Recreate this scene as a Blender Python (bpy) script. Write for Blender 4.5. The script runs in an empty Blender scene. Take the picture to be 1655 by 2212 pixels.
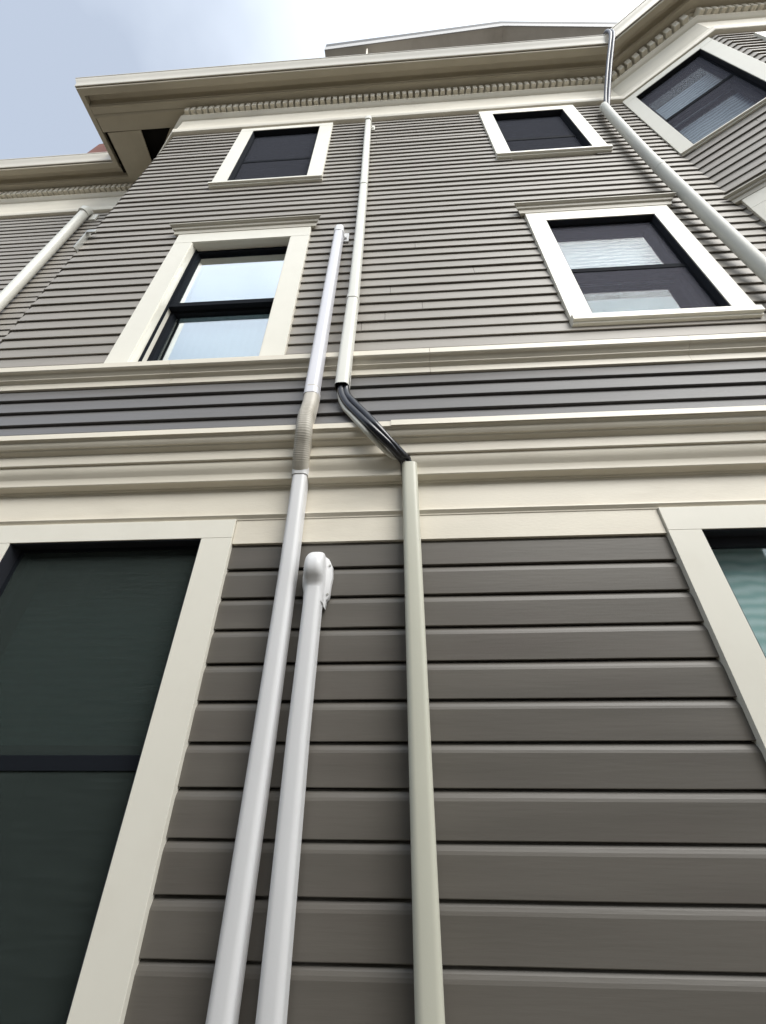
import bpy, bmesh, math, random
from mathutils import Vector, Matrix, noise
random.seed(7)
K = 1.4            # metres per layout unit (camera to wall)
EYE = 1.6          # camera height in metres
sc = bpy.context.scene
C = sc.collection

# ---------------------------------------------------------------- camera
cam = bpy.data.cameras.new('camera'); co = bpy.data.objects.new('camera', cam); C.objects.link(co)
h = Vector((0.99861411, -0.02842559, -0.04429267))
z = Vector((-0.00094857, -0.8511799, 0.5248732))
n = Vector((0.05262086, 0.52410377, 0.85002723))
R = Matrix(((h[0], -h[1], -h[2]), (n[0], -n[1], -n[2]), (z[0], -z[1], -z[2])))
co.matrix_world = Matrix.Translation((0, -K, EYE)) @ R.to_4x4()
cam.sensor_fit = 'VERTICAL'; cam.sensor_height = 24; cam.lens = 830/2212*24
cam.clip_start = 0.05; cam.clip_end = 3000
sc.camera = co

# ---------------------------------------------------------------- world, sun, exposure
SUN_EL, SUN_AZ = 43, 142         # azimuth clockwise from +Y (into the wall)
W = bpy.data.worlds.new('World'); sc.world = W; W.use_nodes = True
nt = W.node_tree; nt.nodes.clear()
out = nt.nodes.new('ShaderNodeOutputWorld'); bg = nt.nodes.new('ShaderNodeBackground')
sky = nt.nodes.new('ShaderNodeTexSky'); sky.sky_type = 'NISHITA'; sky.sun_disc = False
sky.sun_elevation = math.radians(SUN_EL); sky.sun_rotation = math.radians(SUN_AZ)
sky.air_density = 1.0; sky.dust_density = 2.0; sky.ozone_density = 1.0
tc = nt.nodes.new('ShaderNodeTexCoord'); mp = nt.nodes.new('ShaderNodeMapping')
mp.inputs['Scale'].default_value = (1.0, 1.0, 1.6)
nz = nt.nodes.new('ShaderNodeTexNoise'); nz.inputs['Scale'].default_value = 2.2; nz.inputs['Detail'].default_value = 5; nz.inputs['Roughness'].default_value = .5
# clouds thicken towards the right (the side the sun is on) 
dt = nt.nodes.new('ShaderNodeVectorMath'); dt.operation = 'DOT_PRODUCT'; dt.inputs[1].default_value = (1.0, -0.6, 0.0)
ad = nt.nodes.new('ShaderNodeMath'); ad.operation = 'MULTIPLY_ADD'; ad.inputs[1].default_value = 0.85
na = nt.nodes.new('ShaderNodeMath'); na.operation = 'MULTIPLY_ADD'; na.inputs[1].default_value = 0.5; na.inputs[2].default_value = 0.33
rp = nt.nodes.new('ShaderNodeClamp'); rp.inputs[1].default_value = .21; rp.inputs[2].default_value = 1
mx = nt.nodes.new('ShaderNodeMix'); mx.data_type = 'RGBA'
CLOUD = 14.0
mx.inputs[7].default_value = (CLOUD*.93, CLOUD*.99, CLOUD*1.04, 1)
L = nt.links.new
L(tc.outputs['Generated'], mp.inputs[0]); L(mp.outputs[0], nz.inputs['Vector'])
L(tc.outputs['Generated'], dt.inputs[0]); L(dt.outputs['Value'], ad.inputs[0]); L(nz.outputs['Fac'], na.inputs[0]); L(na.outputs[0], ad.inputs[2])
L(ad.outputs[0], rp.inputs[0]); L(rp.outputs[0], mx.inputs[0]); L(sky.outputs[0], mx.inputs[6]); L(mx.outputs[2], bg.inputs[0])
bg.inputs[1].default_value = 0.12
L(bg.outputs[0], out.inputs[0])
sl = bpy.data.lights.new('sun', 'SUN'); sl.energy = 2.7; sl.angle = math.radians(38); sl.color = (1, .965, .91)
so = bpy.data.objects.new('sun', sl); C.objects.link(so)
el, az = math.radians(SUN_EL), math.radians(SUN_AZ)
dv = Vector((math.sin(az)*math.cos(el), math.cos(az)*math.cos(el), math.sin(el)))
so.rotation_euler = dv.to_track_quat('Z', 'Y').to_euler()
sc.view_settings.view_transform = 'Standard'; sc.view_settings.look = 'None'
sc.view_settings.exposure = 0.42; sc.view_settings.gamma = 1
sc.render.engine = 'CYCLES'

# ---------------------------------------------------------------- materials
def mat(name, col, rough=.5, spec=.5, var=.06, bump=.15, bscale=60, stretch=(1, 1, 1), metal=0, dirt=0, dirtcol=(.1, .08, .05), dscale=3, dstretch=(1, 1, 1)):
    m = bpy.data.materials.new(name); m.use_nodes = True
    t = m.node_tree; b = t.nodes['Principled BSDF']; N = t.nodes.new; l = t.links.new
    b.inputs['Roughness'].default_value = rough; b.inputs['Specular IOR Level'].default_value = spec; b.inputs['Metallic'].default_value = metal
    tcx = N('ShaderNodeTexCoord'); mpx = N('ShaderNodeMapping'); mpx.inputs['Scale'].default_value = stretch
    l(tcx.outputs['Object'], mpx.inputs[0])
    n1 = N('ShaderNodeTexNoise'); n1.inputs['Scale'].default_value = 2.3; n1.inputs['Detail'].default_value = 6
    l(mpx.outputs[0], n1.inputs['Vector'])
    r1 = N('ShaderNodeMapRange'); r1.inputs[1].default_value = .3; r1.inputs[2].default_value = .7
    r1.inputs[3].default_value = 1-var; r1.inputs[4].default_value = 1+var; l(n1.outputs['Fac'], r1.inputs[0])
    mu = N('ShaderNodeVectorMath'); mu.operation = 'SCALE'; mu.inputs[0].default_value = col; l(r1.outputs[0], mu.inputs['Scale'])
    src = mu.outputs[0]
    if dirt:
        mpd = N('ShaderNodeMapping'); mpd.inputs['Scale'].default_value = dstretch; l(tcx.outputs['Object'], mpd.inputs[0])
        n2 = N('ShaderNodeTexNoise'); n2.inputs['Scale'].default_value = dscale; n2.inputs['Detail'].default_value = 8; n2.inputs['Roughness'].default_value = .65
        l(mpd.outputs[0], n2.inputs['Vector'])
        r2 = N('ShaderNodeMapRange'); r2.inputs[1].default_value = .5; r2.inputs[2].default_value = .85; r2.inputs[4].default_value = dirt
        l(n2.outputs['Fac'], r2.inputs[0])
        mm = N('ShaderNodeMix'); mm.data_type = 'RGBA'; mm.inputs[7].default_value = (*dirtcol, 1)
        l(r2.outputs[0], mm.inputs[0]); l(src, mm.inputs[6]); src = mm.outputs[2]
    l(src, b.inputs['Base Color'])
    if bump:
        n3 = N('ShaderNodeTexNoise'); n3.inputs['Scale'].default_value = bscale; n3.inputs['Detail'].default_value = 4
        l(mpx.outputs[0], n3.inputs['Vector'])
        bp = N('ShaderNodeBump'); bp.inputs['Strength'].default_value = bump; bp.inputs['Distance'].default_value = .004
        l(n3.outputs['Fac'], bp.inputs['Height']); l(bp.outputs[0], b.inputs['Normal'])
        r4 = N('ShaderNodeMapRange'); r4.inputs[3].default_value = rough-.05; r4.inputs[4].default_value = rough+.08
        l(n1.outputs['Fac'], r4.inputs[0]); l(r4.outputs[0], b.inputs['Roughness'])
    return m
M_trim = mat('cream_trim_paint', (.725, .675, .57), .42, .4, .05, .12, 45, (1, 1, 3), dirt=.45, dirtcol=(.42, .36, .28), dscale=2.5, dstretch=(.5, 1, 2.5))
M_corn = mat('shaded_cornice_paint', (.48, .43, .335), .5, .4, .05, .15, 45, (1, 1, 3), dirt=.35, dirtcol=(.30, .25, .18), dscale=3, dstretch=(.6, 1, 3))  # cream trim turned darker and browner: underside shade painted into the colour
M_case = mat('casing_paint', (.745, .72, .635), .4, .4, .03, .08, 30, (1, 1, .4), dirt=.12, dirtcol=(.45, .38, .3), dscale=6)
M_up = mat('upper_siding_paint', (.29, .268, .238), .5, .36, .10, .25, 25, (.35, 1, 5), dirt=.4, dirtcol=(.34, .30, .28), dscale=2, dstretch=(.7, 1, 4))
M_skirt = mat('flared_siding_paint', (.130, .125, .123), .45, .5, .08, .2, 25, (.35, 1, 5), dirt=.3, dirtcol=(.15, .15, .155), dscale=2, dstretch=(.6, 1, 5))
M_low = mat('lower_siding_paint', (.118, .108, .094), .46, .45, .13, .10, 30, (.3, 1, 4), dirt=.35, dirtcol=(.125, .098, .090), dscale=1.5, dstretch=(.7, 1, 3))
M_gut = mat('gutter_paint', (.56, .52, .44), .38, .5, .05, .05, 30, dirt=.2, dirtcol=(.4, .34, .26), dscale=4)
M_black = mat('black_frame', (.012, .014, .018), .8, .04, .05, .05)
M_dframe = mat('dark_frame', (.024, .026, .032), .75, .08, .05, .05)
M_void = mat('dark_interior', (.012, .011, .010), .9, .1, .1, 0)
M_duct = mat('white_duct_plastic', (.66, .66, .665), .38, .5, .02, .04, 120)
M_ductup = mat('white_duct_upper', (.64, .64, .68), .35, .5, .02, .04, 120)
M_cream = mat('cream_duct_plastic', (.53, .525, .44), .36, .5, .03, .04, 90)
M_creamup = mat('cream_duct_upper', (.66, .655, .60), .38, .5, .03, .04, 90)
M_gpipe = mat('grey_green_pipe', (.54, .54, .495), .5, .35, .05, .1, 60, dirt=.3, dirtcol=(.36, .34, .31), dscale=14, dstretch=(1, 1, .25))
M_flex = mat('flex_plastic', (.50, .47, .41), .45, .4, .04, .08, 60, dirt=.8, dirtcol=(.20, .165, .11), dscale=9, dstretch=(1, 1, 1))
M_tube = mat('black_insulation', (.012, .013, .018), .22, .6, .1, .1, 40)
M_whitetube = mat('white_hose', (.62, .62, .56), .35, .5, .03, .05)
M_bluetube = mat('blue_grey_hose', (.055, .06, .085), .3, .5, .05, .05)
M_metal = mat('galvanised_metal', (.45, .45, .42), .4, .5, .1, .1, metal=.6)
M_red = mat('red_shingles', (.15, .07, .058), .85, .2, .25, .4, 60)
M_roof = mat('roof_shingles', (.06, .058, .055), .9, .2, .25, .4, 60)
M_crown = mat('shaded_window_head_paint', (.50, .47, .40), .5, .4, .06, .12, 45, (1, 1, 3), dirt=.5, dirtcol=(.32, .27, .20), dscale=3, dstretch=(.6, 1, 3))  # cream browned so the window heads carry underside shade in their colour
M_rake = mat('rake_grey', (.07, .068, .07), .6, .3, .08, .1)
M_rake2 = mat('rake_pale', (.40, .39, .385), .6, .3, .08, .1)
M_dorm = mat('dormer_paint', (.66, .62, .57), .5, .4, .06, .1, 40, dirt=.3, dirtcol=(.25, .22, .18))
M_neigh = mat('neighbour_siding', (.10, .10, .088), .6, .3, .1, .2, 30)
M_ground = mat('concrete', (.19, .165, .13), .85, .2, .15, .4, 30, dirt=.5, dirtcol=(.12, .11, .09))

def glass(name, tint, refl=1.0):
    m = bpy.data.materials.new(name); m.use_nodes = True; t = m.node_tree; t.nodes.clear(); N = t.nodes.new; l = t.links.new
    o = N('ShaderNodeOutputMaterial'); mxx = N('ShaderNodeMixShader'); tr = N('ShaderNodeBsdfTransparent'); gl = N('ShaderNodeBsdfGlossy')
    ge = N('ShaderNodeNewGeometry'); dp = N('ShaderNodeVectorMath'); dp.operation = 'DOT_PRODUCT'; l(ge.outputs['Incoming'], dp.inputs[0]); l(ge.outputs['Normal'], dp.inputs[1])
    ab = N('ShaderNodeMath'); ab.operation = 'ABSOLUTE'; l(dp.outputs['Value'], ab.inputs[0]); sb_ = N('ShaderNodeMath'); sb_.operation = 'SUBTRACT'; sb_.inputs[0].default_value = 1; l(ab.outputs[0], sb_.inputs[1])
    pw = N('ShaderNodeMath'); pw.operation = 'POWER'; pw.inputs[1].default_value = 5; l(sb_.outputs[0], pw.inputs[0])
    fr = N('ShaderNodeMath'); fr.operation = 'MULTIPLY_ADD'; fr.inputs[1].default_value = .96; fr.inputs[2].default_value = .04; l(pw.outputs[0], fr.inputs[0]); mu = N('ShaderNodeMath'); mu.operation = 'MULTIPLY'; mu.inputs[1].default_value = 1.7*refl; mu.use_clamp = True
    gl.inputs['Roughness'].default_value = .015; gl.inputs[0].default_value = (.93, .97, 1, 1); tr.inputs[0].default_value = (*tint, 1)
    nz = N('ShaderNodeTexNoise'); nz.inputs['Scale'].default_value = 1.3; bp = N('ShaderNodeBump'); bp.inputs['Strength'].default_value = .05; bp.inputs['Distance'].default_value = .01
    l(nz.outputs['Fac'], bp.inputs['Height']); l(bp.outputs[0], gl.inputs['Normal'])
    l(fr.outputs[0], mu.inputs[0]); l(mu.outputs[0], mxx.inputs[0]); l(tr.outputs[0], mxx.inputs[1]); l(gl.outputs[0], mxx.inputs[2]); l(mxx.outputs[0], o.inputs[0])
    return m
M_glass = glass('window_glass', (.85, .9, .9))
M_glassbright = glass('coated_window_glass', (.85, .9, .9), 3.6)
M_glasssoft = glass('window_glass_soft', (.9, .95, .95), .22)
M_glassdim = glass('window_glass_dim', (.6, .66, .66), .45)

def screen_mat(name, col, opacity, var=.08):
    m = bpy.data.materials.new(name); m.use_nodes = True; t = m.node_tree; t.nodes.clear(); N = t.nodes.new; l = t.links.new
    o = N('ShaderNodeOutputMaterial'); mxx = N('ShaderNodeMixShader'); tr = N('ShaderNodeBsdfTransparent'); d = N('ShaderNodeBsdfDiffuse')
    tcx = N('ShaderNodeTexCoord'); mpx = N('ShaderNodeMapping'); mpx.inputs['Scale'].default_value = (1.2, 1, 14)
    nz = N('ShaderNodeTexNoise'); nz.inputs['Scale'].default_value = 6; nz.inputs['Detail'].default_value = 6
    r = N('ShaderNodeMapRange'); r.inputs[1].default_value = .3; r.inputs[2].default_value = .7; r.inputs[3].default_value = opacity-var; r.inputs[4].default_value = min(1, opacity+var)
    l(tcx.outputs['Object'], mpx.inputs[0]); l(mpx.outputs[0], nz.inputs['Vector']); l(nz.outputs['Fac'], r.inputs[0])
    d.inputs[0].default_value = (*col, 1)
    l(r.outputs[0], mxx.inputs[0]); l(tr.outputs[0], mxx.inputs[1]); l(d.outputs[0], mxx.inputs[2]); l(mxx.outputs[0], o.inputs[0])
    return m
M_screen = screen_mat('insect_screen', (.055, .070, .065), .42)
M_screenlight = screen_mat('insect_screen_pale', (.25, .25, .30), .16, .0)
M_screentop = screen_mat('insect_screen_upper', (.050, .052, .062), .80)

def blind_mat(name, c1, c2, scale, dist, rough=.6, axis='Z'):
    """slatted blind seen through fine mesh: horizontal slat bands with ripples"""
    m = bpy.data.materials.new(name); m.use_nodes = True; t = m.node_tree; b = t.nodes['Principled BSDF']; N = t.nodes.new; l = t.links.new
    tcx = N('ShaderNodeTexCoord'); w = N('ShaderNodeTexWave'); w.bands_direction = axis; w.inputs['Scale'].default_value = scale
    w.inputs['Distortion'].default_value = dist; w.inputs['Detail'].default_value = .6; w.inputs['Detail Scale'].default_value = 1.6
    r = N('ShaderNodeMix'); r.data_type = 'RGBA'; r.inputs[6].default_value = (*c1, 1); r.inputs[7].default_value = (*c2, 1)
    l(tcx.outputs['Object'], w.inputs[0]); l(w.outputs['Fac'], r.inputs[0]); l(r.outputs[2], b.inputs['Base Color'])
    b.inputs['Roughness'].default_value = rough
    return m
M_blind = blind_mat('white_blind', (.42, .50, .54), (.47, .54, .58), 6, .3, axis='X')
M_moire = blind_mat('rippled_blind', (.26, .26, .33), (.54, .54, .63), 7, 4)
M_shade = blind_mat('blue_grey_shade', (.18, .235, .285), (.195, .25, .30), 3, .5)
M_dimgreen = blind_mat('dull_green_shade', (.26, .34, .32), (.36, .46, .43), 9, 3)
M_teal = blind_mat('teal_curtain_reflection', (.50, .66, .65), (.80, .88, .88), 7, 2.2)  # curtain colour also carries the paleness of sky and trees reflected in glass

# ---------------------------------------------------------------- helpers
def V(X, y, Z):
    return Vector((X*K, (y-1)*K, Z*K+EYE))
def finish(name, bm, m, parent=None, smooth=None, bevel=0):
    bmesh.ops.recalc_face_normals(bm, faces=bm.faces)
    if bevel:
        bmesh.ops.bevel(bm, geom=[e for e in bm.edges if e.is_manifold and e.calc_face_angle(0) > .6], offset=bevel, segments=2, affect='EDGES', profile=.5)
    me = bpy.data.meshes.new(name)
    if smooth:
        for f in bm.faces: f.smooth = True
        for e in bm.edges:
            if not e.is_manifold or e.calc_face_angle(0) > math.radians(smooth): e.smooth = False
    bm.to_mesh(me); bm.free()
    me.materials.append(m)
    o = bpy.data.objects.new(name, me); C.objects.link(o)
    if parent: 
        o.parent = parent
        o.matrix_parent_inverse = parent_world(parent).inverted()
    return o
def parent_world(p):
    m = Matrix.Translation(p.location)
    q = p.parent
    return m if not q else m   # every part's own origin stays at world zero unless it is a root
def empty(name, loc, label, cat, group=None):
    o = bpy.data.objects.new(name, None); C.objects.link(o); o.location = loc
    o['label'] = label; o['category'] = cat
    if group: o['group'] = group
    return o
def box(bm, x0, x1, y0, y1, z0, z1):
    vs = [bm.verts.new(V(x, y, zz)) for x in (x0, x1) for y in (y0, y1) for zz in (z0, z1)]
    for f in ((0, 1, 3, 2), (4, 6, 7, 5), (0, 4, 5, 1), (2, 3, 7, 6), (0, 2, 6, 4), (1, 5, 7, 3)):
        bm.faces.new([vs[i] for i in f])
class Path:
    """plan polyline; offset o goes towards the viewer (left-to-right travel)"""
    def __init__(s, pts):
        s.p = [Vector(p) for p in pts]; s.n = []; s.s = [0]
        for a, b in zip(s.p, s.p[1:]):
            d = (b-a); s.s.append(s.s[-1]+d.length); d.normalize(); s.n.append(Vector((d.y, -d.x)))
    def mitre(s, i):
        if i == 0: return s.n[0]
        if i == len(s.p)-1: return s.n[-1]
        a, b = s.n[i-1], s.n[i]; m = (a+b).normalized(); return m/m.dot(a)
    def piece(s, a, b):
        res = [s.at(a, 1)]
        for i in range(1, len(s.p)-1):
            if a+1e-6 < s.s[i] < b-1e-6: res.append((s.p[i], s.mitre(i)))
        res.append(s.at(b, -1)); return res
    def at(s, t, side):
        for i, st in enumerate(s.s):
            if abs(t-st) < 1e-6: return (s.p[i], s.mitre(i))
        for i in range(len(s.n)):
            if s.s[i] < t < s.s[i+1]:
                f = (t-s.s[i])/(s.s[i+1]-s.s[i]); return (s.p[i].lerp(s.p[i+1], f), s.n[i])
        raise ValueError(t)
    def S(s, seg, x):     # arc position on a segment from local distance
        return s.s[seg]+x
def extrude(bm, path, prof, a=None, b=None, cap=True, jit=None, sub=0):
    a = path.s[0] if a is None else a; b = path.s[-1] if b is None else b
    pc = path.piece(a, b)
    if sub:                                   # subdivide long straight runs (board edges are never dead straight)
        q = [pc[0]]
        for u, v in zip(pc, pc[1:]):
            L_ = (v[0]-u[0]).length; k = max(1, int(L_/sub)); nn = Vector(((v[0]-u[0]).normalized().y, -(v[0]-u[0]).normalized().x))
            for i in range(1, k): q.append((u[0].lerp(v[0], i/k), nn))
            q.append(v)
        pc = q
    rows = []
    for base, m in pc:
        r = []
        for o, zz in prof:
            q = base+m*o; dz = dy = 0
            if jit: dz, dy = jit(q.x, q.y, zz)
            r.append(bm.verts.new(V(q.x, q.y+dy, zz+dz)))
        rows.append(r)
    for u, v in zip(rows, rows[1:]):
        for i in range(len(prof)-1): bm.faces.new((u[i], v[i], v[i+1], u[i+1]))
    if cap:
        for r in (rows[0], rows[-1]):
            try: bm.faces.new(r)
            except Exception: pass

WALL = Path([(-6.5, 1.49), (-2.50, 1.49), (-1.80, 1.0), (1.872, 1.0), (2.363, .68), (4.6, .68)])
S_MAIN0 = WALL.s[2]
def sx(X): return S_MAIN0+(X+1.80)     # main wall X -> arc position
def sb(u): return WALL.s[3]+u          # bay face distance -> arc position

def arcpts(c, r, a0, a1, k):
    return [(c[0]+r*math.cos(math.radians(a0+(a1-a0)*i/k)), c[1]+r*math.sin(math.radians(a0+(a1-a0)*i/k))) for i in range(k+1)]

# ---------------------------------------------------------------- the house
house = empty('house', (0, 0, 0), 'tall grey clapboard house with cream trim, bracketless dentil cornice and angled bay', 'house')
house.location = (0, 0, 0)

# window openings on the wall: (s0, s1, z0, z1)
c = .98
OPEN = [(sx(-1.12), sx(-.56), 1.30, 2.415), (sx(.83), sx(1.395), 1.535, 2.42), (sx(-1.11), sx(-.56), 3.23, 4.30),
        (sx(.82), sx(1.365), 3.40, 4.28), (sx(-1.185), sx(-.59), -.95, .532), (sx(.836), sx(1.43), -.95, .52),
        (sb(.065), sb(.475), 3.235, 4.30), (sb(.085), sb(.475), 1.55, 2.40), (WALL.s[4]+.28, WALL.s[4]+.80, 3.235, 4.15)]
def rows_siding(name, z_top, z_bot, expo, proffn, m, jitter):
    bm = bmesh.new(); zt = z_top; k = 0
    while zt > z_bot+1e-4:
        zb = max(zt-expo, z_bot)
        cuts = sorted((a, b) for a, b, c0, c1 in OPEN if c0 < zt-.004 and c1 > zb+.004)
        s = WALL.s[0]; iv = []
        for a, b in cuts:
            iv.append((s, a-.004)); s = b+.004
        iv.append((s, WALL.s[-1]))
        iv2 = []
        for a, b in iv:
            if b-a > 1.2 and random.random() < (.5 if name == 'upper_siding' else 0):
                c_ = random.uniform(a+.4, b-.4)
                if min(abs(c_-q) for q in WALL.s) > .12: iv2 += [(a, c_-.0007), (c_+.0007, b)]; continue
            iv2.append((a, b))
        iv = iv2
        ph = random.uniform(0, 100); off = random.gauss(0, .0006)
        for a, b in iv:
            def jit(x, y, zz, ph=ph, off=off, zt=zt):
                return (jitter*noise.noise(Vector((x*1.7, ph, 0)))+jitter*.4*noise.noise(Vector((x*9, ph, 3))), off+jitter*.5*noise.noise(Vector((x*2.1, ph, 9))))
            extrude(bm, WALL, proffn(zt, zb), a, b, cap=False, jit=jit, sub=.12)
        zt -= expo; k += 1
    return finish(name, bm, m, house)
def prof_low(zt, zb):      # cove drop siding
    return [(-.021, zt+.012), (-.021, zt-.002), (-.006, zt-.0022), (-.0025, zt-.0055), (.0012, zt-.0105), (.0036, zt-.016), (.005, zt-.0215), (.005, zb+.0015), (.004, zb), (-.022, zb)]
def prof_up(zt, zb):       # plain clapboard
    return [(-.0045, zt+.016), (-.001, zt+.008), (.0088, zb+.0012), (.0083, zb), (.0045, zb), (.004, zb+.010), (-.004, zb+.010)]
rows_siding('lower_siding', .522, .522-.0846*20, .0846, prof_low, M_low, .0011)
rows_siding('upper_siding', 1.395+.0697*43, 1.30, .0697, prof_up, M_up, .0013)

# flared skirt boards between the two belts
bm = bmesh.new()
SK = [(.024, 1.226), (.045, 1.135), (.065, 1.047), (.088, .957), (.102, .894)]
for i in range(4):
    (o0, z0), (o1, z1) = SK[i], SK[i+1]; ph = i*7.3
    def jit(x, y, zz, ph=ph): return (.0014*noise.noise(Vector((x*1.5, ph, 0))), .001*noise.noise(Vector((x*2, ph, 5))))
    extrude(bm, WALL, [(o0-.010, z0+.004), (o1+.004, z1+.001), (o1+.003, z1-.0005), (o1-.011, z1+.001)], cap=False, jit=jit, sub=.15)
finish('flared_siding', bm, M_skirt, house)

# upper belt moulding
def wob(x, y, zz): return (.0012*noise.noise(Vector((x*1.3, 2, zz*3))), .0008*noise.noise(Vector((x*1.9, 8, zz*3))))
bm = bmesh.new()
BM_ = [(-.02, 1.335), (.064, 1.311), (.068, 1.309), (.068, 1.283), (.064, 1.279), (.056, 1.2785), (.052, 1.272), (.048, 1.266), (.044, 1.262), (.044, 1.257), (.036, 1.253), (.031, 1.248), (.030, 1.254), (.030, 1.218), (.004, 1.218)]
ends = [WALL.s[0], sx(-.888), sx(.13), sx(1.09), WALL.s[-1]]
for a_, b_ in zip(ends, ends[1:]): extrude(bm, WALL, BM_, a_+.0006, b_-.0006, jit=wob, sub=.3)
finish('belt_moulding', bm, M_trim, house, smooth=28)
# main belt cornice
bm = bmesh.new()
extrude(bm, WALL, [(.08, .895), (.108, .884), (.110, .882), (.110, .868), (.106, .866), (.101, .860), (.100, .852), (.096, .846), (.093, .842), (.088, .841), (.085, .836), (.078, .832), (.070, .829),
                   (.070, .791), (.067, .788), (.062, .789), (.062, .775), (.055, .760), (.048, .750), (.046, .746), (.046, .724), (.044, .7215), (.036, .7215), (.030, .7195), (.020, .7175), (.0185, .713), (.0145, .712),
                   (.0145, .6125), (.023, .6105), (.0235, .6065), (.020, .602), (.016, .597), (.0155, .593), (.0005, .592)], jit=wob, sub=.3)
# flat board between the ground floor windows, stopping at their casings
st_ = WALL.s[0]
for a_, b_ in ((sx(-1.185-.094), sx(-.59+.094)), (sx(.836-.092), sx(1.43+.092))):
    extrude(bm, WALL, [(.0, .594), (.0135, .594), (.0135, .514), (-.01, .514)], st_, a_, jit=wob, sub=.3); st_ = b_
extrude(bm, WALL, [(.0, .594), (.0135, .594), (.0135, .514), (-.01, .514)], st_, WALL.s[-1], jit=wob, sub=.3)
finish('belt_cornice', bm, M_trim, house, smooth=28)
# thin metal drip cap on the belt cornice, in two overlapping lengths
bm = bmesh.new()
a0 = sx(-.001*.87)
extrude(bm, WALL, [(.075, .902), (.1115, .888), (.1125, .8665), (.110, .8665)], WALL.s[0], a0, jit=wob, sub=.3)
extrude(bm, WALL, [(.077, .904), (.1142, .890), (.1152, .8675), (.1127, .8675)], a0-.02, WALL.s[-1], jit=wob, sub=.3)
finish('drip_cap', bm, M_trim, house)

# top frieze, bed moulding
bm = bmesh.new()
extrude(bm, WALL, [(.05, 4.85), (.05, 4.838), (.036, 4.834), (.034, 4.73), (.052, 4.722), (.052, 4.712), (.040, 4.700), (.034, 4.690), (.022, 4.682), (.020, 4.672), (.020, 4.47), (.026, 4.464)] +
        [(.020+.016*math.cos(math.radians(a)), 4.42+.04*math.sin(math.radians(a))) for a in (60, 30, 0, -30, -60, -90)] + [(-.01, 4.378)], jit=None)
finish('frieze', bm, M_trim, house, smooth=32)

# cornice: box eave with gutter; square eave over the chamfered left corner
EAVE = Path([(-6.5, 1.49), (-2.46, 1.49), (-2.46, 1.0), (1.872, 1.0), (2.363, .68), (4.6, .68)])
bm = bmesh.new()
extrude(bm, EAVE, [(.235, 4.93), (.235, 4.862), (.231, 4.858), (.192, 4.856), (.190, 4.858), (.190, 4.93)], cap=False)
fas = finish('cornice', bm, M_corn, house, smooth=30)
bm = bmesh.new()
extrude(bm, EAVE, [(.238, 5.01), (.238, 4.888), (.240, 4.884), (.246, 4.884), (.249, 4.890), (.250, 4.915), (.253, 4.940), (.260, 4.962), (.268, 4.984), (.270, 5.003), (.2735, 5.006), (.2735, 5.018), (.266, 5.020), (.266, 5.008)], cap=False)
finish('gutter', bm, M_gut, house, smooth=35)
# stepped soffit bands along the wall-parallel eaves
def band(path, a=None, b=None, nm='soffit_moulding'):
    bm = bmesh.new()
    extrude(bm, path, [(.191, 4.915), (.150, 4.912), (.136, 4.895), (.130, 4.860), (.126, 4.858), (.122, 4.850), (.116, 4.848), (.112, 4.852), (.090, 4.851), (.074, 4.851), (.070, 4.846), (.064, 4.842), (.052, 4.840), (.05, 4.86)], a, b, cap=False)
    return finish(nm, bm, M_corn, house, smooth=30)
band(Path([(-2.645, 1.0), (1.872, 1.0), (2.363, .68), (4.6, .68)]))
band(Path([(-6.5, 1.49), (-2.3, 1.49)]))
# flat soffit over the chamfered corner, with the missing board
Zs = 4.853
bm = bmesh.new()
def quad(bm, pts, zz, th=.012):
    lo = [bm.verts.new(V(x, y, zz)) for x, y in pts]; hi = [bm.verts.new(V(x, y, zz+th)) for x, y in pts]
    bm.faces.new(lo); bm.faces.new(hi)
    k = len(pts)
    for i in range(k): bm.faces.new((lo[i], lo[(i+1) % k], hi[(i+1) % k], hi[i]))
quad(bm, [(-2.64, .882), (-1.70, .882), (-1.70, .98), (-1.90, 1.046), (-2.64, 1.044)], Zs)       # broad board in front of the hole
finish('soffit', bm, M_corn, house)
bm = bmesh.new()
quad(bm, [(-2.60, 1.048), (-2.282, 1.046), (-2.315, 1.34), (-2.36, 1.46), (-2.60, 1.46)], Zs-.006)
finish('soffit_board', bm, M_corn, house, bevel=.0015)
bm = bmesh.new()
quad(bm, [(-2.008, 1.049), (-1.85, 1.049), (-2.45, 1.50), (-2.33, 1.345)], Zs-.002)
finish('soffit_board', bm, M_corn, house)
bm = bmesh.new()
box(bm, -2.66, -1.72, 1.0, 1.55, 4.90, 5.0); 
finish('attic_shade_box', bm, M_void, house)  # near-black box paints in the shade above the missing board

# dentils
dent = bmesh.new()
def dent_mesh():
    b = bmesh.new(); w, d, hh = .0175, .043, .082
    vs = [b.verts.new(Vector((x*w*K, y*K, zz*K))) for x in (-1, 1) for y in (0, -d) for zz in (0, hh)]
    for f in ((0, 1, 3, 2), (4, 6, 7, 5), (0, 4, 5, 1), (2, 3, 7, 6), (0, 2, 6, 4), (1, 5, 7, 3)): b.faces.new([vs[i] for i in f])
    bmesh.ops.recalc_face_normals(b, faces=b.faces)
    bmesh.ops.bevel(b, geom=list(b.edges), offset=.003, segments=1, affect='EDGES')
    me = bpy.data.meshes.new('dentil'); b.to_mesh(me); b.free(); me.materials.append(M_trim); return me
dm = dent_mesh(); dent.free()
fr_cor = fas
def put_dentil(base, nrm):
    o = bpy.data.objects.new('dentil', dm); C.objects.link(o); o.parent = fr_cor
    q = base+nrm*.034
    o.location = V(q.x, q.y, 4.752); ang = math.atan2(nrm.y, nrm.x)+math.pi/2
    o.rotation_euler = (0, 0, ang+random.uniform(-.02, .02)); o.location.z += random.uniform(-.002, .002)
sp = .0545; cnt = 0
s = sx(-1.80)+.03
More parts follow.
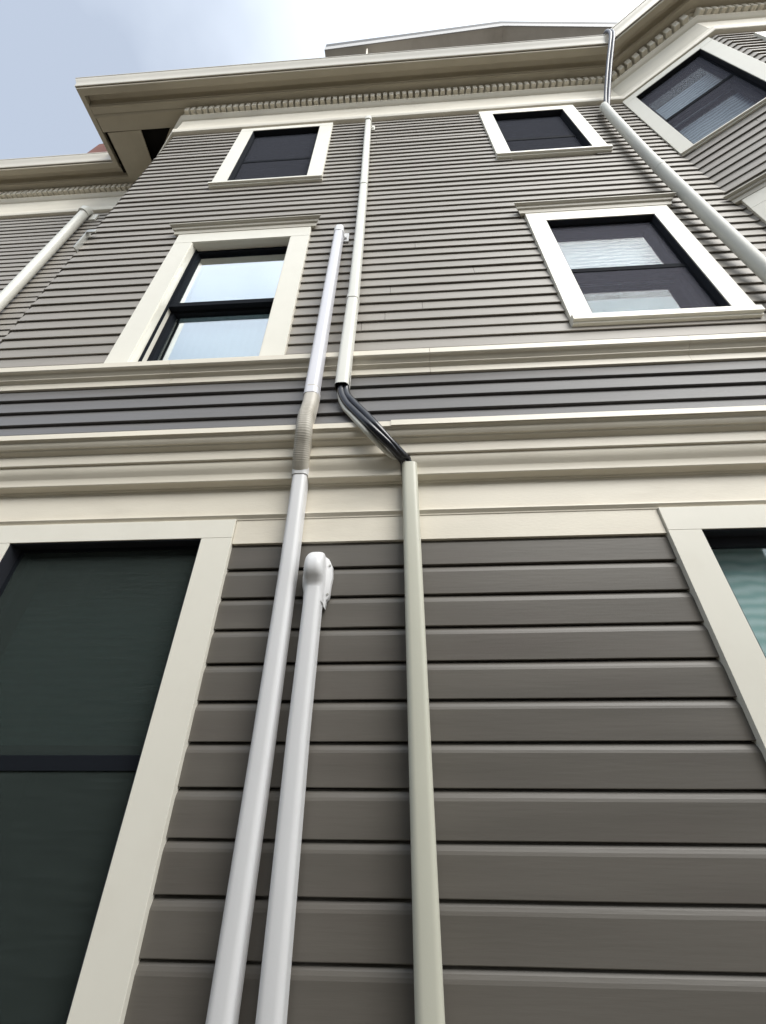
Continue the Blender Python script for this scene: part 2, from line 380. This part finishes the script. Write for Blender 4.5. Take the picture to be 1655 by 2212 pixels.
while s < WALL.s[3]-.03:
    b_, n_ = WALL.at(s, 1); put_dentil(b_, WALL.n[2]); s += sp; cnt += 1
s = WALL.s[3]+.055
while s < WALL.s[4]+.005:
    b_, n_ = WALL.at(s, 1); put_dentil(b_, WALL.n[3]); s += sp; cnt += 1
s = WALL.s[4]+.03
while s < WALL.s[4]+.62:
    b_, n_ = WALL.at(s, 1); put_dentil(b_, WALL.n[4]); s += sp; cnt += 1
# the farther dentils over the set-back wall: one strip
bm = bmesh.new(); s = WALL.s[1]-1.9
while s < WALL.s[1]+.2 :
    x = -6.5+s; box(bm, x-.0175, x+.0175, 1.49-.077, 1.49-.034, 4.752, 4.834); s += sp
far = finish('dentil', bm, M_trim, None); far.parent = fr_cor; far['kind'] = 'stuff'

# roof behind the gutters
bm = bmesh.new()
def poly(bm, pts): bm.faces.new([bm.verts.new(V(*p)) for p in pts])
poly(bm, [(-2.68, .78, 4.97), (1.83, .78, 4.97), (1.83, 3.4, 6.4), (-1.0, 3.4, 6.4)])
poly(bm, [(1.83, .78, 4.97), (2.26, .46, 4.97), (2.26, 3.4, 6.4), (1.83, 3.4, 6.4)])
poly(bm, [(2.26, .46, 4.97), (4.6, .46, 4.97), (4.6, 3.4, 6.4), (2.26, 3.4, 6.4)])
poly(bm, [(-2.68, .78, 4.97), (-1.0, 3.4, 6.4), (-2.68, 3.4, 4.97)])
poly(bm, [(-6.5, 1.27, 4.97), (-2.68, 1.27, 4.97), (-2.68, 3.4, 6.1), (-6.5, 3.4, 6.1)])
finish('roof', bm, M_roof, house)
# red shingled hip end just showing above the set-back gutter
bm = bmesh.new()
poly(bm, [(-3.82, 1.5, 5.0), (-3.66, 1.5, 6.5), (-2.7, 1.5, 6.76), (-2.7, 1.5, 5.0)])
poly(bm, [(-3.82, 1.5, 5.0), (-3.66, 1.5, 6.5), (-3.66, 2.4, 6.5), (-3.82, 2.4, 5.0)])
poly(bm, [(-3.66, 1.5, 6.5), (-2.7, 1.5, 6.76), (-2.7, 2.4, 6.76), (-3.66, 2.4, 6.5)])
finish('hip_roof', bm, M_red, house)

# side and rear walls close the building
bm = bmesh.new()
for a_, b_ in (((-6.5, 1.49), (-6.5, 6)), ((-6.5, 6), (4.6, 6)), ((4.6, 6), (4.6, .68))):
    poly(bm, [(a_[0], a_[1], -1.2), (b_[0], b_[1], -1.2), (b_[0], b_[1], 5.0), (a_[0], a_[1], 5.0)])
poly(bm, [(-6.5, 3.4, 4.95), (4.6, 3.4, 4.95), (4.6, 6, 5.0), (-6.5, 6, 5.0)])
poly(bm, [(-6.5, 1.55, 4.96), (-2.44, 1.55, 4.96), (-2.44, 1.02, 4.96), (1.86, 1.02, 4.96), (2.36, .72, 4.96), (4.6, .72, 4.96), (4.6, 5.95, 4.96), (-6.5, 5.95, 4.96)])
finish('rear_wall', bm, M_up, house)

# dormer gable above the eave
yd = .95
PL, PP, PR = (-.77*yd, 7.66*yd), (1.509*yd, 8.225*yd), (3.3*yd, 7.30*yd)
def slab(bm, a, b, y0, y1, top, bot, ext=0):
    vs = [bm.verts.new(V(x, y, zz+t)) for y in (y0, y1) for (x, zz) in (a, b) for t in (bot, top)]
    for f in ((0, 2, 3, 1), (4, 5, 7, 6), (0, 1, 5, 4), (2, 6, 7, 3), (0, 4, 6, 2), (1, 3, 7, 5)): bm.faces.new([vs[i] for i in f])
bm = bmesh.new(); slab(bm, PL, PP, yd+.012, 2.6, 0, -.29); slab(bm, PP, PR, yd+.012, 2.6, 0, -.29)
dor = finish('dormer', bm, M_dorm, house)
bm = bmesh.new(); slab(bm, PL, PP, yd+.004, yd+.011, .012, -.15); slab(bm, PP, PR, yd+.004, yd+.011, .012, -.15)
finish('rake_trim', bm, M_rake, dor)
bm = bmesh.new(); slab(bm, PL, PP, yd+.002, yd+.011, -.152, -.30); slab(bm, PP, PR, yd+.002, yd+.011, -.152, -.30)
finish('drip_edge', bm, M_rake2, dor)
bm = bmesh.new()
box(bm, -.24, -.225, yd+.03, 1.25, 6.9*yd, 7.42*yd)
finish('soffit_joint', bm, M_trim, dor)
bm = bmesh.new()
poly(bm, [(PL[0]+.1, 1.32, 5.0), (PR[0], 1.32, 5.0), (PR[0], 1.32, PR[1]-.1), (PP[0], 1.32, PP[1]-.1), (PL[0]+.1, 1.32, PL[1]-.1)])
finish('gable_wall', bm, M_up, dor)

# ---------------------------------------------------------------- windows
class Frame:      # local window frame: u along wall, o outwards, z up
    def __init__(s, path, s0): s.path = path; s.s0 = s0; s.b, s.m = path.at(s0+1e-4, 1); s.seg = [i for i in range(len(path.n)) if path.s[i] <= s0+1e-4 < path.s[i+1]][0]; s.nn = path.n[s.seg]; s.d = Vector((-s.nn.y, s.nn.x))
    def P(s, u, o, zz):
        q = s.b+s.d*u+s.nn*o; return V(q.x, q.y, zz)
def fbox(bm, F, u0, u1, o0, o1, z0, z1, dz=0):
    vs = [bm.verts.new(F.P(u, o, zz)) for u in (u0, u1) for o in (o0, o1) for zz in (z0, z1)]
    for f in ((0, 1, 3, 2), (4, 6, 7, 5), (0, 4, 5, 1), (2, 3, 7, 6), (0, 2, 6, 4), (1, 5, 7, 3)): bm.faces.new([vs[i] for i in f])
def fprof(bm, F, u0, u1, prof, ret=True):
    """moulding with its profile returned at both ends"""
    rows = []
    mo = min(o for o, zz in prof)
    for u, sg in ((u0, -1), (u1, 1)):
        rows.append([bm.verts.new(F.P(u+(sg*(o-mo) if ret else 0), o, zz)) for o, zz in prof])
    for i in range(len(prof)-1): bm.faces.new((rows[0][i], rows[1][i], rows[1][i+1], rows[0][i+1]))
    if ret:
        for r, u in ((rows[0], u0), (rows[1], u1)):
            bk = [bm.verts.new(F.P(u, mo-.012, zz)) for o, zz in prof]
            for i in range(len(prof)-1): bm.faces.new((r[i], r[i+1], bk[i+1], bk[i]))
    else:
        for r in rows: bm.faces.new(r)

def window(label, s0, s1, z0, z1, cw=.10, casing=(1, 1, 1), sill=None, crown=False, frame=M_black, mid=.5, up_beh=M_blind, lo_beh=M_blind, screen=None, gl=M_glass,
           fw=.028, rev=.045, up_drop=0, lo_drop=0, beh_gap=.03, lo_side=0, casebot=None, headh=None, matj=None, jam=None, split_y=True):
    F = Frame(WALL, s0); w = s1-s0
    wn = bpy.data.objects.new('window', None); C.objects.link(wn); wn.parent = house
    wn.location = F.P(w/2, 0, z0); wn['label'] = label
    def fin(nm, bm, m, smooth=None, bevel=0):
        o = finish(nm, bm, m, None, smooth, bevel); o.parent = wn; o.matrix_parent_inverse = Matrix.Translation(-wn.location); return o
    PR_ = .020
    zb = casebot if casebot is not None else z0
    hh = headh or cw
    bm = bmesh.new()
    fbox(bm, F, -cw, 0, -.01, PR_, zb, z1); fbox(bm, F, w, w+cw, -.01, PR_, zb, z1)
    if casing[1]: fbox(bm, F, -cw, w+cw, -.01, PR_+.0006, z1, z1+hh)
    fin('casing', bm, matj or M_case, bevel=.0012)
    # reveal (jamb)
    bm = bmesh.new(); t = .010
    fbox(bm, F, -t, .004, -rev-.06, .0165, z0, z1); fbox(bm, F, w-.004, w+t, -rev-.06, .0165, z0, z1); fbox(bm, F, .004, w-.004, -rev-.06, .0165, z1-.004, z1+t)
    fin('jamb', bm, jam or M_case)
    if sill:
        so_, sh_, sw_ = sill
        bm = bmesh.new(); fprof(bm, F, -cw-sw_, w+cw+sw_, [(-.05, z0+.006), (so_, z0), (so_, z0-sh_), (so_-.012, z0-sh_-.002), (so_-.014, z0-sh_-.012), (-.01, z0-sh_-.012)], ret=False)
        fin('sill', bm, matj or M_case)
    if crown:
        zt = z1+hh
        bm = bmesh.new(); fprof(bm, F, -cw-.002, w+cw+.002, [(-.005, zt+.080), (.050, zt+.066), (.052, zt+.064), (.052, zt+.057), (.049, zt+.055), (.044, zt+.050), (.038, zt+.048), (.036, zt+.040), (.034, zt+.034), (.026, zt+.028), (.023, zt+.002), (.021, zt+.001), (-.005, zt+.001)])
        fin('crown_moulding', bm, M_crown, smooth=25)
    zm = z0+(z1-z0)*mid
    u0, u1 = .005, w-.005
    # upper sash (outer track)
    oy = -rev+.020
    def sash(nm, za, zb_, oo, th, bot, top):
        b = bmesh.new()
        fbox(b, F, u0, u0+fw, oo-th, oo, za, zb_); fbox(b, F, u1-fw, u1, oo-th, oo, za, zb_)
        fbox(b, F, u0+fw, u1-fw, oo-th, oo-.0008, za, za+bot); fbox(b, F, u0+fw, u1-fw, oo-th, oo-.0008, zb_-top, zb_)
        s_ = fin(nm, b, frame, bevel=.001)
        b = bmesh.new(); fbox(b, F, u0+fw-.002, u1-fw+.002, oo-th*.6-.002, oo-th*.6, za+bot-.002, zb_-top+.002)
        fin('pane', b, gl)
        return s_
    sash('upper_sash', zm, z1-.004, oy, .026, .032, .026)
    sash('lower_sash', z0, zm+.020, oy-.028, .026, .03, .036)
    # parting stops
    b = bmesh.new()
    fbox(b, F, .004, .012, oy-.001, oy+.008, z0, z1-.004); fin('stop', b, frame)
    b = bmesh.new(); fbox(b, F, w-.012, w-.004, oy-.001, oy+.008, z0, z1-.004); fin('stop', b, frame)
    # blinds / shades
    ob = oy-.028-.026-beh_gap
    if up_beh:
        b = bmesh.new(); fbox(b, F, u0+.01, u1-.01-lo_side*.0, ob-.004, ob, zm-.01, z1-up_drop); o_ = fin('blind', b, up_beh)
    if lo_beh:
        b = bmesh.new(); fbox(b, F, u0+.01, u1-.01-lo_side, ob-.012, ob-.006, z0, zm-lo_drop); o_ = fin('blind', b, lo_beh)
    if screen:
        b = bmesh.new(); za, zz_ = (z0, z1-.004)
        fbox(b, F, u0+.006, u1-.006, oy+.006, oy+.0068, za, zz_); fin('insect_screen', b, screen)
        b = bmesh.new()
        for q in ((u0, u0+.010, za, zz_), (u1-.010, u1, za, zz_)): fbox(b, F, q[0], q[1], oy+.003, oy+.010, q[2], q[3])
        fbox(b, F, u0+.01, u1-.01, oy+.0032, oy+.0098, zz_-.010, zz_); fbox(b, F, u0+.01, u1-.01, oy+.0032, oy+.0098, zm-.018, zm+.012)
        fin('screen_frame', b, M_black)
    # dark room behind
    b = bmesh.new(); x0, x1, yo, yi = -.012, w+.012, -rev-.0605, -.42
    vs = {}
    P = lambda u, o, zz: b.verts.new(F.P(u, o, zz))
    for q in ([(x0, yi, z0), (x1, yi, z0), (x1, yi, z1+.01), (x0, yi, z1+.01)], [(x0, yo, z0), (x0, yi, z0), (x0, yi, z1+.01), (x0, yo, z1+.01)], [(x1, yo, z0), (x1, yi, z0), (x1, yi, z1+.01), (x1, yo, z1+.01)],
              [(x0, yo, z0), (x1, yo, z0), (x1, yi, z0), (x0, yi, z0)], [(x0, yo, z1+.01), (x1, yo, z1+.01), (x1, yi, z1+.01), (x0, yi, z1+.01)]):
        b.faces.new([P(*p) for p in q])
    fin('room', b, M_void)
    return wn

O = OPEN
window('second floor window at left with pale sky in both panes', O[0][0], O[0][1], 1.30, 2.415, cw=.103, crown=True, mid=.50, up_beh=M_blind, lo_beh=M_blind, casebot=1.30, headh=.10, gl=M_glassbright, fw=.021)
window('second floor window with rippled white blind above a half drawn grey shade', O[1][0], O[1][1], 1.535, 2.42, cw=.095, crown=True, sill=(.034, .032, .0), mid=.48, up_beh=M_moire, lo_beh=M_shade, frame=M_dframe, headh=.09, up_drop=.0, lo_drop=.13, lo_side=.06, beh_gap=.008, rev=.04, jam=M_dframe, gl=M_glasssoft, screen=M_screenlight)
window('small dark top window under the frieze, left of the thin cream pipe cover', O[2][0], O[2][1], 3.23, 4.30, cw=.103, casing=(1, 1, 1), headh=.06, sill=(.034, .018, .006), mid=.47, up_beh=None, lo_beh=None, screen=M_screentop, frame=M_dframe, jam=M_dframe)
window('small dark top window under the frieze, beside the inner corner of the bay', O[3][0], O[3][1], 3.40, 4.28, cw=.098, headh=.08, sill=(.034, .020, .006), mid=.46, up_beh=None, lo_beh=None, screen=M_screentop, frame=M_dframe, jam=M_dframe)
window('large dark ground floor window with a dull green screen', O[4][0], O[4][1], -.95, .532, cw=.092, headh=.062, mid=.625, up_beh=M_dimgreen, lo_beh=None, screen=M_screen, frame=M_black, gl=M_glassdim, rev=.05, jam=M_dframe)
window('ground floor window at right edge with rippled teal curtain coloured with the glass reflection', O[5][0], O[5][1], -.95, .52, cw=.09, headh=.074, mid=.5, up_beh=M_teal, lo_beh=M_teal, frame=M_dframe, beh_gap=.005, rev=.045, jam=M_dframe)
window('top window on the slanted bay face with rippled pale blinds', O[6][0], O[6][1], 3.235, 4.30, cw=.072, headh=.07, sill=(.026, .010, .0), mid=.50, up_beh=M_moire, lo_beh=M_moire, frame=M_dframe, up_drop=.16, lo_drop=.08, beh_gap=.012, rev=.04, gl=M_glasssoft, screen=M_screenlight, jam=M_dframe)
window('lower window on the slanted bay face, mostly cut off by the frame edge', O[7][0], O[7][1], 1.55, 2.40, cw=.07, headh=.10, crown=True, sill=(.03, .02, .0), mid=.5, frame=M_dframe)
window('top window on the front face of the bay, only its casing corner in view', O[8][0], O[8][1], 3.235, 4.15, cw=.085, headh=.09, sill=(.03, .02, .0), mid=.5, frame=M_dframe, screen=M_screentop, up_beh=None, lo_beh=None)

# ---------------------------------------------------------------- ducts and hoses
def near_wall(P):
    r_ = []
    for x, y, zz in P:
        y2 = y+max(0, .93-y)*.33; r_.append((x*y2/y, y2, zz*y2/y))
    return r_

def catmull(P, k=8):
    P = [Vector(p) for p in P]; Q = [2*P[0]-P[1]]+P+[2*P[-1]-P[-2]]; r = []
    for i in range(1, len(Q)-2):
        for j in range(k):
            t = j/k; a, b, c_, d = Q[i-1:i+3]
            r.append(.5*((2*b)+(c_-a)*t+(2*a-5*b+4*c_-d)*t*t+(3*b-a-3*c_+d)*t**3))
    r.append(P[-1]); return r
def section(w, d, r, k=5, r2=None):
    """rounded-front duct section: (x, depth) counter-clockwise; depth>0 is towards the viewer; back corners sharp"""
    pts = [(-w/2, -d/2)]
    pts += [(-w/2+r+r*math.cos(math.radians(a)), d/2-r+r*math.sin(math.radians(a))) for a in [180-90*i/k for i in range(k+1)]]
    pts += [(w/2-r+r*math.cos(math.radians(a)), d/2-r+r*math.sin(math.radians(a))) for a in [90-90*i/k for i in range(k+1)]]
    pts += [(w/2, -d/2)]; return pts
def circ(r, k=20): return [(r*math.cos(2*math.pi*i/k), r*math.sin(2*math.pi*i/k)) for i in range(k)]
def sweep(bm, pts, sec, scale=None, cap=(True, True)):
    pts = [Vector(p) for p in pts]; rings = []
    for i, p in enumerate(pts):
        t = (pts[min(i+1, len(pts)-1)]-pts[max(i-1, 0)]).normalized()
        ex = Vector((1, 0, 0)); ex = (ex-t*ex.dot(t)).normalized(); ey = t.cross(ex).normalized()
        if ey.y > 0: ey = -ey
        sxx, syy = scale(i) if scale else (1, 1)
        rings.append([bm.verts.new(V(*(p+ex*a*sxx+ey*b*syy))) for a, b in sec])
    k = len(sec)
    for u, v in zip(rings, rings[1:]):
        for i in range(k): bm.faces.new((u[i], u[(i+1) % k], v[(i+1) % k], v[i]))
    if cap[0]: bm.faces.new(rings[0])
    if cap[1]: bm.faces.new(rings[-1])
def part(parent, nm, bm, m, smooth=40, bevel=0):
    o = finish(nm, bm, m, None, smooth, bevel); o.parent = parent; o.matrix_parent_inverse = Matrix.Translation(-parent.location); return o

SEC = section(.045, .042, .0145, 6)
# long white duct with the flexible joint
d1 = empty('pipe_cover', V(-.314, .955, -1.14), 'long white pipe cover with a corrugated joint where it crosses the belt cornice', 'pipe cover', )
bm = bmesh.new(); sweep(bm, [(-.319, .958, -1.13), (-.3165, .958, -.4), (-.3115, .957, .02), (-.3085, .957, .40), (-.3095, .954, .745)], SEC)
part(d1, 'lower_section', bm, M_duct)
fx = [(-.3095, .951, .742), (-.3055, .925, .775), (-.2975, .893, .803), (-.2885, .862, .830), (-.2858, .853, .874), (-.2842, .857, .912), (-.2825, .863, .948), (-.2828, .871, 1.00), (-.2845, .874, 1.035)]
cp = catmull(near_wall(fx), 26)
L_ = len(cp)
bm = bmesh.new()
def fscale(i):
    t = i/(L_-1)
    rib = (1.0+.022*math.sin(i*math.pi/2.0)) if .10 < t < .58 else 1.0
    return (rib*(1.02 if t < .62 else .98),)*2
sweep(bm, cp, section(.049, .043, .0175, 6), fscale)
part(d1, 'corrugated_joint', bm, M_flex, smooth=60)
bm = bmesh.new(); sweep(bm, [(-.3095, .954, .728), (-.3095, .953, .736), (-.3085, .9475, .757)], section(.051, .047, .0165, 6))
part(d1, 'collar', bm, M_duct)
bm = bmesh.new(); sweep(bm, near_wall([(-.2835, .8715, .995), (-.2845, .874, 1.028)]), section(.0495, .046, .016, 6))
part(d1, 'sleeve', bm, M_ductup)
up1 = [(-.286, .875, 1.018), (-.2862, .893, 1.30), (-.2865, .925, 1.80), (-.286, .962, 2.385)]
bm = bmesh.new(); sweep(bm, near_wall(up1), section(.047, .044, .0145, 6)); part(d1, 'upper_section', bm, M_ductup)
bm = bmesh.new()
for i, (w, zz, dd) in enumerate([(.050, 2.36, 0)]):
    sweep(bm, [(-.286, .961, 2.352), (-.286, .962, 2.40), (-.286, .965, 2.425), (-.286, .972, 2.44)], section(.052, .050, .018, 6), lambda i: ((1, 1), (1, 1), (.9, .85), (.6, .4))[i])
part(d1, 'end_cap', bm, M_duct)
bm = bmesh.new(); box(bm, -.262, -.236, .984, .991, 2.33, 2.42); box(bm, -.256, -.246, .975, .984, 2.35, 2.39)
part(d1, 'clip', bm, M_duct, bevel=.001)

# short white duct with hood
d2 = empty('pipe_cover', V(-.234, .955, -1.14), 'short white pipe cover ending in a rounded hood on the ground floor siding', 'pipe cover')
bm = bmesh.new(); sweep(bm, [(-.2335, .958, -1.13), (-.2345, .958, -.38), (-.2365, .957, .02), (-.232, .956, .36)], SEC)
part(d2, 'cover_section', bm, M_duct)
bm = bmesh.new()
HS = [(.322, .0495, .0475), (.333, .0505, .0485), (.362, .051, .0495), (.372, .0515, .053), (.384, .052, .064), (.392, .052, .070), (.404, .052, .0735), (.424, .051, .073), (.438, .0495, .067), (.450, .046, .056), (.459, .041, .044), (.463, .034, .030)]
rings = []
for zz, w, d in HS:
    s_ = section(w, 1, .0, 1); r_ = min(.019, w*.34)
    back = .985; front = back-d
    pts = [(-w/2, back)]+[(-w/2+r_+r_*math.cos(math.radians(a)), front+r_-r_*math.sin(math.radians(a))) for a in (180, 157, 135, 112, 90)]+[(w/2-r_+r_*math.cos(math.radians(a)), front+r_-r_*math.sin(math.radians(a))) for a in (90, 67, 45, 22, 0)]+[(w/2, back)]
    rings.append([bm.verts.new(V(-.232+x, y, zz)) for x, y in pts])
for u, v in zip(rings, rings[1:]):
    for i in range(len(u)): bm.faces.new((u[i], u[(i+1) % len(u)], v[(i+1) % len(u)], v[i]))
bm.faces.new(rings[0]); bm.faces.new(rings[-1])
hood = part(d2, 'hood', bm, M_duct, smooth=60)
bm = bmesh.new()    # flange: rounded plate, slightly wider, tapering at its foot
fl = [(-.030, .322), (-.031, .350), (-.0385, .375), (-.040, .40), (-.037, .430), (-.028, .452), (-.012, .466), (.010, .466), (.029, .452), (.039, .430), (.041, .40), (.038, .374), (.0365, .350), (.0345, .340), (.0285, .334), (.0265, .312), (.018, .325), (-.024, .325)]
f0 = [bm.verts.new(V(-.231+x, .975, zz)) for x, zz in fl]; f1 = [bm.verts.new(V(-.231+x*1.03, .9925, zz)) for x, zz in fl]
bm.faces.new(f0); bm.faces.new(f1)
for i in range(len(fl)): bm.faces.new((f0[i], f0[(i+1) % len(fl)], f1[(i+1) % len(fl)], f1[i]))
fo = part(d2, 'flange', bm, M_duct, bevel=.0015)
for (x, zz) in ((.0325, .350), (.033, .432)):
    bm = bmesh.new(); bmesh.ops.create_cone(bm, cap_ends=True, segments=14, radius1=.0045, radius2=.0035, depth=.003, matrix=Matrix.Translation(V(-.231+x, .9735, zz)) @ Matrix.Rotation(math.pi/2, 4, 'X'))
    part(d2, 'screw', bm, M_metal)

# cream duct on the ground floor
d3 = empty('pipe_cover', V(.025, .955, -1.14), 'wide cream pipe cover on the ground floor siding, black hoses leaving its top', 'pipe cover')
bm = bmesh.new(); sec3 = section(.048, .043, .0145, 6)
sweep(bm, [(.0225, .958, -1.13), (.0245, .957, -.38), (.0275, .956, .02), (.0335, .953, .757)], sec3, cap=(True, False))
sweep(bm, [(.0335, .9525, .757), (.0275, .955, .02), (.0245, .9565, -.38), (.0225, .9575, -1.13)], section(.044, .039, .012, 6), cap=(False, False))
part(d3, 'cover_section', bm, M_cream)
# cream duct above the belt
d4 = empty('pipe_cover', V(-.186, .89, 1.05), 'slender cream pipe cover climbing from the belt cornice to the top frieze', 'pipe cover')
sec4 = section(.048, .042, .0145, 6)
pts4 = [(-.1865, .886, 1.054), (-.1835, .900, 1.30), (-.1775, .925, 1.655), (-.173, .944, 2.2), (-.167, .956, 2.96), (-.1635, .960, 4.24)]
pts4 = near_wall(pts4)
def sub4(a, b, w):
    bm = bmesh.new(); sweep(bm, pts4[a:b+1], section(w, .042, .0145, 6), cap=(a != 0, True))
    return bm
part(d4, 'lower_section', sub4(0, 2, .0485), M_creamup)
part(d4, 'middle_section', sub4(2, 4, .0465), M_creamup)
part(d4, 'top_section', sub4(4, 5, .0455), M_creamup)
bm = bmesh.new(); sweep(bm, near_wall([(-.1779, .9235, 1.64), (-.1773, .925, 1.668)]), section(.0515, .0455, .0155, 6)); part(d4, 'coupler', bm, M_creamup)
bm = bmesh.new(); sweep(bm, [(-.1671, .955, 2.945), (-.167, .956, 2.985)], section(.049, .0455, .0155, 6)); part(d4, 'coupler', bm, M_creamup)
bm = bmesh.new(); sweep(bm, [(-.1637, .957, 4.20), (-.1635, .960, 4.27), (-.1635, .966, 4.29)], section(.052, .050, .016, 6), lambda i: ((1, 1), (1, 1), (.8, .7))[i]); part(d4, 'end_cap', bm, M_creamup)
bm = bmesh.new(); box(bm, -.138, -.112, .984, .991, 4.13, 4.22); box(bm, -.131, -.121, .975, .984, 4.15, 4.19); part(d4, 'clip', bm, M_creamup, bevel=.001)
bm = bmesh.new(); sweep(bm, near_wall([(-.1865, .886, 1.060), (-.184, .899, 1.28)]), section(.042, .036, .011, 6), cap=(False, True)); part(d4, 'hollow_end', bm, M_void)

# hoses bridging the gap
hz = empty('hose_bundle', V(.03, .95, .76), 'pair of glossy black insulated hoses slanting across the belt cornice between two cream covers', 'hoses')
def hose(nm, P, r, m, par):
    if par is hz: P = near_wall(P)
    bm = bmesh.new(); sweep(bm, catmull(P, 10), circ(r, 16)); return part(par, nm, bm, m, 60)
hose('black_hose', [(.021, .957, .68), (.0195, .956, .735), (.0147, .944, .7665), (-.0031, .91, .7707), (-.0339, .868, .7803), (-.0795, .843, .8196), (-.1309, .855, .898), (-.1661, .872, .9635), (-.187, .884, 1.0325), (-.190, .892, 1.14)], .0125, M_tube, hz)
hose('black_hose', [(.040, .957, .68), (.0385, .956, .74), (.0297, .947, .7733), (.0085, .912, .7744), (-.0246, .87, .7866), (-.0609, .846, .8231), (-.0972, .855, .8852), (-.1414, .872, .962), (-.170, .886, 1.0281), (-.174, .893, 1.14)], .0125, M_tube, hz)
hose('white_hose', [(.020, .962, .70), (.017, .960, .742), (.004, .951, .7721), (-.0342, .918, .7839), (-.063, .882, .7924), (-.099, .854, .8197), (-.1413, .864, .8893), (-.175, .882, .9551), (-.193, .893, 1.0273), (-.193, .90, 1.12)], .0085, M_whitetube, hz)

# round pipe beside the bay
d5 = empty('rainwater_pipe', V(1.6, .95, -1.14), 'stout round grey pipe running down beside the inner corner of the bay', 'pipe')
P5 = [(1.632, .957, 4.155), (1.612, .945, 4.05), (1.592, .940, 3.7), (1.578, .942, 2.90), (1.590, .942, 1.80), (1.600, .93, 1.40), (1.600, .86, 1.15), (1.60, .82, .85), (1.60, .90, .72), (1.60, .955, .6), (1.60, .957, -1.13)]
cp5 = catmull(P5, 8)
bm = bmesh.new(); sweep(bm, cp5[:25], circ(.0275, 24)); part(d5, 'upper_section', bm, M_gpipe, 60)
bm = bmesh.new(); sweep(bm, cp5[24:], circ(.029, 24)); part(d5, 'lower_section', bm, M_gpipe, 60)
bm = bmesh.new(); sweep(bm, [(1.578, .942, 2.885), (1.578, .942, 2.925)], circ(.030, 24)); part(d5, 'coupler', bm, M_gpipe)
# hoses looped over the gutter above it
hz2 = empty('hose_bundle', V(1.632, .95, 4.14), 'pale blue grey hoses looped over the gutter at the inner corner of the eaves', 'hoses')
for dx in (-.012, .013):
    hose('hose', [(1.636+dx*.7, .957, 4.08), (1.668+dx, .912, 4.25), (1.735+dx, .815, 4.56), (1.800+dx, .722, 4.84), (1.817+dx, .706, 4.93), (1.820+dx, .710, 5.02), (1.820+dx, .735, 5.05), (1.815+dx, .80, 5.035), (1.815+dx, .86, 5.05)], .0115, M_bluetube, hz2)

# pipe on the set-back wall
d6 = empty('pipe_cover', V(-2.87, 1.44, -1.14), 'pale pipe cover with angled elbow on the set-back wall at far left', 'pipe cover')
bm = bmesh.new(); sweep(bm, [(-2.86, 1.44, 4.27), (-2.90, 1.44, 1.4)], circ(.034, 20)); sweep(bm, [(-2.90, 1.40, 1.4), (-2.90, 1.30, 1.05), (-2.90, 1.30, .8), (-2.90, 1.44, .65), (-2.90, 1.44, -1.13)], circ(.034, 20)); part(d6, 'cover_section', bm, M_creamup, 60)
bm = bmesh.new(); sweep(bm, [(-2.86, 1.432, 4.24), (-2.86, 1.436, 4.30), (-2.86, 1.455, 4.335)], circ(.040, 20)); part(d6, 'end_cap', bm, M_creamup, 60)
bm = bmesh.new(); box(bm, -2.825, -2.765, 1.47, 1.482, 4.20, 4.31); part(d6, 'clip', bm, M_creamup, bevel=.001)
# metal bracket at the wall corner
bk = empty('bracket', V(-1.79, .985, 2.44), 'small grey metal angle bracket at the left corner of the clapboard wall', 'bracket')
bm = bmesh.new(); box(bm, -1.808, -1.800, .97, 1.0, 2.42, 2.62); box(bm, -1.80, -1.745, .966, .974, 2.59, 2.62); part(bk, 'angle_plate', bm, M_metal, bevel=.001)

# ---------------------------------------------------------------- surroundings behind the camera
bm = bmesh.new()
vs = [bm.verts.new(v) for v in ((-400, -400, 0), (400, -400, 0), (400, 400, 0), (-400, 400, 0))]; bm.faces.new(vs)
g = finish('ground', bm, M_ground); g['kind'] = 'structure'
# house foundation so the wall meets the ground
bm = bmesh.new(); extrude(bm, WALL, [(-.03, -1.165), (.02, -1.165), (.02, -1.3)], cap=False); finish('foundation', bm, M_ground, house)
nb = empty('shading_neighbour_house', (-3, -7.2, 0), 'dark grey neighbouring house across the narrow side yard, added unseen behind the viewer to shade the wall', 'house')  # unseen house added to block light from the lower wall and windows
NB = Path([(5.0, -3.0), (-9.0, -3.0)])
bm = bmesh.new(); zt = 3.3
while zt > -1.1:
    extrude(bm, NB, [(-.006, zt), (.01, zt-.14), (-.006, zt-.14)], cap=False); zt -= .14
part(nb, 'wall', bm, M_neigh, None)
bm = bmesh.new()
poly(bm, [(5.2, -2.8, 3.25), (-9.2, -2.8, 3.25), (-9.2, -6.5, 5.4), (5.2, -6.5, 5.4)]); part(nb, 'roof', bm, M_roof, None)
bm = bmesh.new(); poly(bm, [(5.0, -3.0, -1.15), (5.0, -3.0, 3.3), (5.0, -6.5, 5.3), (5.0, -10, 3.3), (5.0, -10, -1.15)]); part(nb, 'wall', bm, M_neigh, None)
bm = bmesh.new(); poly(bm, [(-9.0, -3.0, -1.15), (-9.0, -3.0, 3.3), (-9.0, -6.5, 5.3), (-9.0, -10, 3.3), (-9.0, -10, -1.15)]); part(nb, 'wall', bm, M_neigh, None)
for x in (-5, -2, 1.2, 3.6):
    for zz in (-.2, 1.7):
        bm = bmesh.new(); box(bm, x-.42, x+.42, -2.99, -2.93, zz-.1, zz+.9); w_ = part(nb, 'window', bm, M_case, None)
        bm = bmesh.new(); box(bm, x-.34, x+.34, -2.929, -2.925, zz-.02, zz+.82); p_ = finish('pane', bm, M_dframe, None); p_.parent = w_
